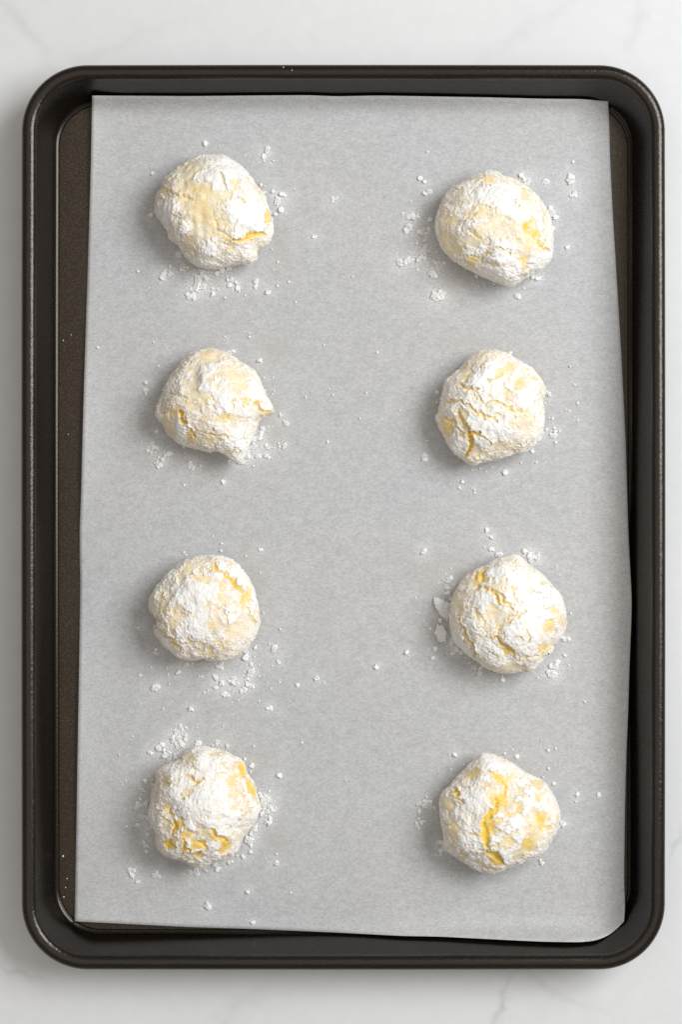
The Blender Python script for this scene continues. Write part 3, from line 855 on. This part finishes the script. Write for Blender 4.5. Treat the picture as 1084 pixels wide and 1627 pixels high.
CRUMBS = [
 [(487,67,26),(573,85,14),(730,145,14),(868,113,36),(846,150,28),(850,178,18),(885,190,18),(905,175,20),(162,252,22),(830,325,24),(850,370,22),(905,362,28),(970,385,30),(935,425,34),(958,480,28),(920,505,24),(1040,352,14),(155,512,30),(325,750,45),(345,830,40),(375,830,24),(362,852,20),(270,825,22),(265,862,40),(230,870,38),(222,895,28),(240,850,24),(205,930,16),(138,955,14),(470,870,46),(490,890,36),(445,910,40),(465,945,56),(430,940,34),(410,975,34),(400,1018,46),(380,1000,22),(440,965,30),(530,960,20),(535,995,26),(565,968,16),(560,870,24),(590,850,28),(630,830,26),(640,905,38),(638,942,26),(683,930,26),(690,960,24),(697,980,18),(733,1005,14),(800,928,38),(798,962,16),(877,985,30),(935,945,18),(935,797,18),(895,720,16),(905,845,14),(1003,920,18),(610,1018,16),(75,855,20)],
 [(170,185,20),(192,205,20),(210,265,34),(210,40,14),(115,315,16),(72,382,18),(103,400,34),(125,395,26),(140,405,28),(155,385,18),(110,467,40),(222,413,22),(160,485,26),(190,480,34),(205,500,32),(215,470,24),(150,545,22),(195,530,22),(200,560,24),(185,595,40),(215,590,22),(170,625,26),(155,640,24),(190,630,22),(90,648,60),(55,655,30),(125,640,24),(110,600,14),(42,580,12),(255,595,16),(250,655,40),(270,670,40),(290,665,30),(235,720,40),(200,672,14),(155,695,14),(270,838,56),(245,840,36),(290,850,24),(775,75,14),(1020,95,18),(905,162,14),(730,175,26),(762,205,36),(745,195,22),(865,205,30),(995,197,56),(1020,270,40),(890,350,26),(900,375,30),(920,405,24),(905,465,24),(990,568,24),(795,735,22),(815,742,24),(833,740,22),(745,797,16),(708,840,36),(575,770,30),(572,795,18),(525,768,18),(495,790,14),(480,728,20)],
 [(135,95,18),(590,60,18),(585,85,10),(750,40,12),(748,62,20),(628,158,32),(813,212,30),(168,248,16),(85,352,30),(85,400,38),(85,425,22),(195,400,16),(838,322,14),(900,320,18),(850,400,20),(905,405,14),(895,425,16),(945,558,28),(983,612,36),(5,645,12),(152,665,28),(895,632,16),(870,635,14),(828,655,36),(820,690,26),(800,700,34),(780,715,30),(770,740,36),(770,760,32),(735,780,40),(720,810,40),(740,810,30),(695,830,34),(690,850,30),(622,850,30),(863,762,34),(890,768,20),(905,770,16),(935,740,20),(940,762,22),(975,757,32),(860,823,32),(800,823,32),(775,885,20),(105,760,40),(125,745,36),(140,765,30),(165,770,26),(100,785,24),(120,800,18),(145,800,16),(205,790,22),(210,815,28),(195,845,30),(165,870,36),(180,880,24),(145,865,22),(240,805,30),(170,830,18),(330,765,24),(335,800,18),(335,830,14),(360,880,36),(385,895,36),(370,860,24),(435,883,22),(500,793,18),(580,985,28),(330,1005,16),(480,790,14)],
 [(990,242,20),(1020,352,16),(625,160,22),(172,397,22),(172,460,18),(205,440,16),(858,410,34),(838,468,18),(1040,468,20),(965,507,16),(990,515,16),(1040,572,20),(885,560,20),(865,560,14),(848,628,22),(822,650,30),(895,620,18),(905,640,24),(890,668,34),(870,655,20),(905,708,22),(930,640,18),(940,730,12),(800,685,28),(760,762,24),(690,832,18),(785,830,16),(595,892,30),(590,880,20),(440,868,16),(515,862,16),(478,888,14),(392,878,14),(105,793,44),(112,700,14),(215,787,12),(330,950,24),(310,985,22),(278,972,12),(390,990,14),(405,997,18),(405,1018,14)],
 [(535,8,16),(590,52,20),(585,97,22),(780,35,14),(355,108,18),(370,122,16),(830,90,26),(737,130,16),(828,232,20),(978,178,12),(75,565,32),(130,572,14),(845,480,20),(950,580,20),(790,630,16),(797,690,24),(740,712,40),(738,748,30),(790,748,20),(885,670,20),(912,700,38),(940,775,34),(578,797,48),(770,797,32),(820,800,16),(185,718,34),(200,730,18),(365,795,34),(325,845,30),(155,815,20),(250,815,14),(85,862,22),(180,940,42),(265,918,14),(260,858,16),(550,872,36),(590,910,28),(655,888,34),(660,910,30),(680,920,34),(735,880,32),(745,915,24),(772,848,44),(770,928,32),(750,885,22),(730,960,36),(820,870,14),(850,870,12),(898,805,14),(893,943,18),(945,905,14),(505,955,18),(480,970,20),(553,942,32),(605,978,28),(628,985,24),(650,1028,12),(692,1015,14),(820,1022,16),(878,1062,26),(400,1070,26),(228,1070,14),(465,870,18),(450,870,14),(1055,922,22),(410,787,18),(585,978,14)],
 [(95,175,28),(480,48,28),(510,93,26),(490,85,16),(465,150,14),(510,165,28),(515,205,16),(552,198,40),(712,178,30),(758,225,50),(740,205,30),(797,212,40),(258,285,14),(225,320,14),(243,350,34),(265,388,32),(235,405,36),(240,435,28),(220,440,20),(228,365,20),(208,350,12),(908,268,12),(930,325,14),(262,470,24),(43,465,14),(60,558,14),(192,605,24),(130,655,20),(90,605,12),(235,600,20),(160,775,26),(147,835,26),(0,820,16),(232,802,18),(262,720,34),(275,755,36),(275,790,36),(300,780,30),(322,800,24),(265,740,24),(345,830,16),(400,895,34),(440,915,44),(375,865,16),(392,938,14),(575,945,18),(575,967,24),(515,930,14),(965,715,36),(985,725,20),(962,820,28),(998,560,18),(965,530,12),(985,880,18),(893,885,44),(880,930,50),(905,945,36),(920,855,22),(795,955,16),(760,915,16)],
 [(415,60,32),(445,62,20),(515,62,14),(675,52,20),(380,95,34),(365,120,26),(372,148,36),(400,135,36),(448,122,34),(395,170,32),(425,165,26),(415,150,22),(285,180,54),(310,200,30),(225,212,32),(35,230,18),(75,385,14),(55,415,12),(320,230,30),(345,215,26),(335,250,40),(350,265,36),(310,240,24),(380,240,30),(395,220,22),(350,235,20),(505,165,22),(528,158,26),(635,155,40),(612,170,20),(700,175,28),(658,165,14),(198,393,30),(175,440,32),(160,425,16),(195,455,20),(240,410,24),(240,380,16),(805,260,28),(855,298,26),(838,300,16),(845,335,18),(1025,360,26),(865,175,20),(960,450,20),(925,490,70),(950,510,40),(920,540,44),(970,560,40),(940,575,36),(915,590,30),(990,575,22),(965,620,24),(960,645,30),(935,650,20),(1000,555,12),(875,670,28),(865,690,30),(845,715,28),(835,755,44),(850,750,26),(848,795,22),(845,825,24),(820,730,20),(800,858,30),(760,850,18),(718,890,34),(1005,840,20),(998,897,32),(935,865,12),(628,900,28),(642,930,30),(565,930,36),(510,950,44),(470,958,40),(155,550,50),(200,530,55),(165,500,24),(185,612,44),(160,600,20),(145,660,30),(80,668,18),(220,680,36),(210,715,28),(240,665,30),(230,640,24),(185,765,28),(200,795,36),(205,825,24),(200,780,20),(110,940,40),(113,970,30),(152,1010,26),(262,975,42),(825,1072,28),(105,880,14)],
 [(290,153,18),(322,153,26),(297,240,18),(378,212,14),(630,145,18),(678,120,16),(708,162,24),(855,62,16),(898,125,22),(945,112,20),(900,237,22),(865,290,20),(935,328,26),(850,100,12),(1075,395,24),(1070,440,18),(148,410,22),(155,455,50),(180,475,40),(105,452,34),(135,440,24),(105,500,24),(100,545,22),(92,585,34),(120,565,28),(135,560,20),(985,565,46),(970,580,30),(232,690,28),(235,740,28),(235,765,20),(205,770,14),(180,765,12),(840,770,20),(848,800,22),(858,818,24),(825,775,14),(262,720,36)],
]
WHERE = ['with the bare cream band', 'with one small yellow spot', 'with the jutting nub',
         'crossed by thin branching cracks', 'with the long curved yellow crack', 'with the two big sugar flakes',
         'with torn yellow patches', 'split by the zigzag yellow crack']
allc = []
for ci, lst in enumerate(CRUMBS):
    c = COOKIES[ci]
    for (x_, y_, s_) in lst:
        allc.append((x_ / c['k'] + c['org'][0], y_ / c['k'] + c['org'][1], s_ / c['k'] * 0.88, ci))
# strays between the dough balls (photo pixels)
STRAY = [(505,1079,8),(532,315,8),(523,618,4),(529,627,4),(582,624,4),(486,631,4),(635,652,4),(572,665,4),(521,702,5),(598,1060,6),(647,1037,6),(674,876,8),(906,582,5),(402,1466,6),(330,1441,10),(462,1418,4),(550,1240,4),(515,548,4),(500,376,6),(155,552,5),(210,1170,4),(430,1125,6),(930,1115,5),(952,1263,6),(918,1262,6),(515,1085,4),(560,440,4),(470,480,4),(600,560,4),(480,1180,4)]
allc += [(a, b, s, -1) for a, b, s in STRAY]


pwd = np.zeros(len(gpx))
for (a_, b_, s_, ci) in allc:
    if s_ < 5.5: continue
    q = ((gpx[:, 0] - a_) ** 2 + (gpx[:, 1] - b_) ** 2) / (1.3 * s_ + 4) ** 2
    pwd += 0.30 * np.exp(-q)
add_attr(paper.data, 'powder', np.clip(pwd, 0, 0.75))


def outside_balls(x, y, r):
    """push a crumb just clear of the dough ball it lies beside"""
    for (bx, by, tt, Rr) in BALLS:
        dx, dy = x - bx, y - by
        d = math.hypot(dx, dy)
        if d > 0.04: continue
        lim = float(np.interp(math.atan2(dy, dx), tt, Rr)) + r * 0.25
        if d < lim:
            x, y = bx + dx / d * lim, by + dy / d * lim
    return x, y


def place_crumb(px, py, dia_px, z=None):
    z_ = PAPER_Z + 0.0002
    x, y = world_xy(px, py, z_)
    r = dia_px * S0 / 2
    x, y = outside_balls(x, y, r)
    return x, y, paper_z(x, y)


order = sorted(range(len(allc)), key=lambda i: -allc[i][2])
single = set(order[:296])
dV, dF = [], []
dn = 0
ico = bmesh.new()
bmesh.ops.create_icosphere(ico, subdivisions=1, radius=0.5)
ICO_V = np.array([v.co[:] for v in ico.verts]); ICO_F = np.array([[v.index for v in f.verts] for f in ico.faces])
ico.free()


def add_grain(x, y, z, dia, flat=0.7):
    global dn
    jit = 1 + rng.uniform(-0.28, 0.28, (len(ICO_V), 1))
    a = rng.uniform(0, 6.28)
    V = ICO_V * jit * dia
    V = V * np.array([rng.uniform(0.75, 1.25), rng.uniform(0.75, 1.25), flat])
    c_, s_ = math.cos(a), math.sin(a)
    V = np.column_stack([V[:, 0] * c_ - V[:, 1] * s_, V[:, 0] * s_ + V[:, 1] * c_, V[:, 2]])
    dV.append(V + np.array([x, y, z + dia * flat * 0.38]))
    dF.append(ICO_F + dn)
    dn += len(V)


for i, (px, py, s_, ci) in enumerate(allc):
    x, y, z = place_crumb(px, py, s_)
    dia = s_ * S0
    if i in single:
        me = CLUMPS[i % 6] if s_ > 7.0 else LUMPS[i % 6]
        o = link('sugar_crumb', me)
        o.location = (x, y, z + 0.00001)
        o.rotation_euler = (0, 0, random.uniform(0, 6.28))
        sc = dia * 1.2
        o.scale = (sc * random.uniform(0.65, 1.35), sc * random.uniform(0.75, 1.2), sc * random.uniform(0.6, 1.0))
        if ci >= 0:
            bx, by, tt, Rr = BALLS[ci]
            gap = math.hypot(x - bx, y - by) - float(np.interp(math.atan2(y - by, x - bx), tt, Rr))
            look = 'large lumpy white sugar crumb' if s_ > 7.0 else 'small round white sugar crumb'
            where = 'close against' if gap < 0.0025 else 'apart from'
            tag(o, look + ' ' + where + ' the dough ball ' + WHERE[ci], 'crumb', 'sugar crumbs round the dough ball ' + WHERE[ci])
        else:
            tag(o, 'lone white sugar crumb on open parchment away from every dough ball', 'crumb', 'lone sugar crumbs between the dough balls')
    else:
        add_grain(x, y, z, dia)
    # every clump sheds a few finer grains around itself
    for q in range(int(rng.integers(2, 9) if s_ > 6 else rng.integers(0, 4))):
        a = rng.uniform(0, 6.28); rr_ = dia * rng.uniform(0.5, 2.4)
        gx, gy = outside_balls(x + rr_ * math.cos(a), y + rr_ * math.sin(a), 0.0002)
        add_grain(gx, gy, paper_z(gx, gy), rng.uniform(0.14, 0.5) * 1e-3)

# fine powder dusted round the dough balls
for bi, (bx, by, tt, Rr) in enumerate(BALLS):
    for q in range(130):
        a = rng.uniform(-math.pi, math.pi)
        base = float(np.interp(a, tt, Rr))
        rr_ = base + 0.0006 + abs(rng.normal(0, 0.0075))
        x, y = bx + rr_ * math.cos(a), by + rr_ * math.sin(a)
        add_grain(x, y, paper_z(x, y), rng.uniform(0.10, 0.34) * 1e-3, 0.5)
for q in range(60):
    px, py = rng.uniform(170, 960), rng.uniform(200, 1440)
    x, y = world_xy(px, py, PAPER_Z)
    x, y = outside_balls(x, y, 0.0004)
    add_grain(x, y, paper_z(x, y), rng.uniform(0.10, 0.30) * 1e-3, 0.5)
# a few grains fell on the bare pan beside the paper and on its rim
for (px, py, d_) in [(100, 1360, 3.0), (101, 1425, 2.6), (104, 1410, 2.2), (106, 1396, 2), (113, 532, 2), (100, 541, 2), (108, 690, 1.6)]:
    x, y = world_xy(px, py, FLOOR_Z)
    off = float(pan_offset(np.array([x]), np.array([y]))[0])
    add_grain(x, y, float(surf_height(off)), d_ * S0)
for (px, py, d_) in [(450.5, 107.5, 2.2), (464, 112.5, 1.8)]:
    x, y = world_xy(px, py, RZ + RT * 0.5)
    off = float(pan_offset(np.array([x]), np.array([y]))[0])
    zr = RZ + RT * 0.86 * math.sqrt(max(0, 1 - ((off - RT) / RT) ** 2))
    add_grain(x, y, zr, d_ * S0)
me = mesh_np('sugar_dust', np.concatenate(dV), np.concatenate(dF), smooth=False)
o = link('sugar_dust', me, M_SUGAR)
tag(o, 'fine white powdered sugar grains scattered over the parchment', 'sugar', kind='stuff')

# ------------------------------------------------------------------ large flakes of sugar crust
def flake(poly, ci, label, thick=0.0016, seed=0):
    c = COOKIES[ci]
    pts = []
    for (x_, y_) in poly:
        pts.append(world_xy(x_ / c['k'] + c['org'][0], y_ / c['k'] + c['org'][1], PAPER_Z + 0.0006))
    P = np.array(pts)
    ctr = P.mean(0)
    d = np.concatenate([P, P[:1]])
    s = np.concatenate([[0], np.cumsum(np.linalg.norm(np.diff(d, axis=0), axis=1))])
    t = np.linspace(0, s[-1], 61)[:-1]
    ring = np.column_stack([np.interp(t, s, d[:, 0]), np.interp(t, s, d[:, 1])]) - ctr
    Q3 = np.column_stack([ring, np.zeros(60)])
    ring *= (1 + 0.30 * fbm(Q3, 0.0014, 4, seed, 0.65))[:, None]
    V, F = [], []
    lev = [(1.0, 0.0), (1.03, 0.35), (0.98, 0.8), (0.86, 1.0), (0.6, 1.0), (0.3, 1.0), (0.06, 1.0)]
    for (r_, z_) in lev:
        R3 = np.column_stack([ring * r_, np.full(60, z_ * thick)])
        if z_ > 0.5:
            R3[:, 2] += fbm(R3 * np.array([1, 1, 0]), 0.0014, 3, seed + 2) * 0.0007 + fbm(R3 * np.array([1, 1, 0]), 0.0005, 2, seed + 3) * 0.0003
        V.append(R3)
    for j in range(len(lev) - 1):
        for i in range(60):
            F.append((j * 60 + i, j * 60 + (i + 1) % 60, (j + 1) * 60 + (i + 1) % 60, (j + 1) * 60 + i))
    V = np.concatenate(V)
    me = bpy.data.meshes.new('sugar_flake')
    nl = len(lev)
    me.from_pydata(V.tolist(), [], F + [tuple((nl - 1) * 60 + i for i in range(60)), tuple(range(59, -1, -1))])
    for p in me.polygons: p.use_smooth = True
    o = link('sugar_flake', me, M_SUGAR)
    o.location = (ctr[0], ctr[1], paper_z(*ctr))
    tag(o, label, 'sugar flake', 'large sugar flakes')
    return o


flake([(155,465),(200,470),(258,497),(250,560),(238,600),(215,590),(185,560),(160,515)], 5, 'larger wedge shaped white sugar flake against the dough ball with the long side slit', seed=1)
flake([(175,625),(215,637),(235,680),(228,735),(185,735),(158,685)], 5, 'smaller rounded white sugar flake against the dough ball with the long side slit', 0.0014, seed=2)
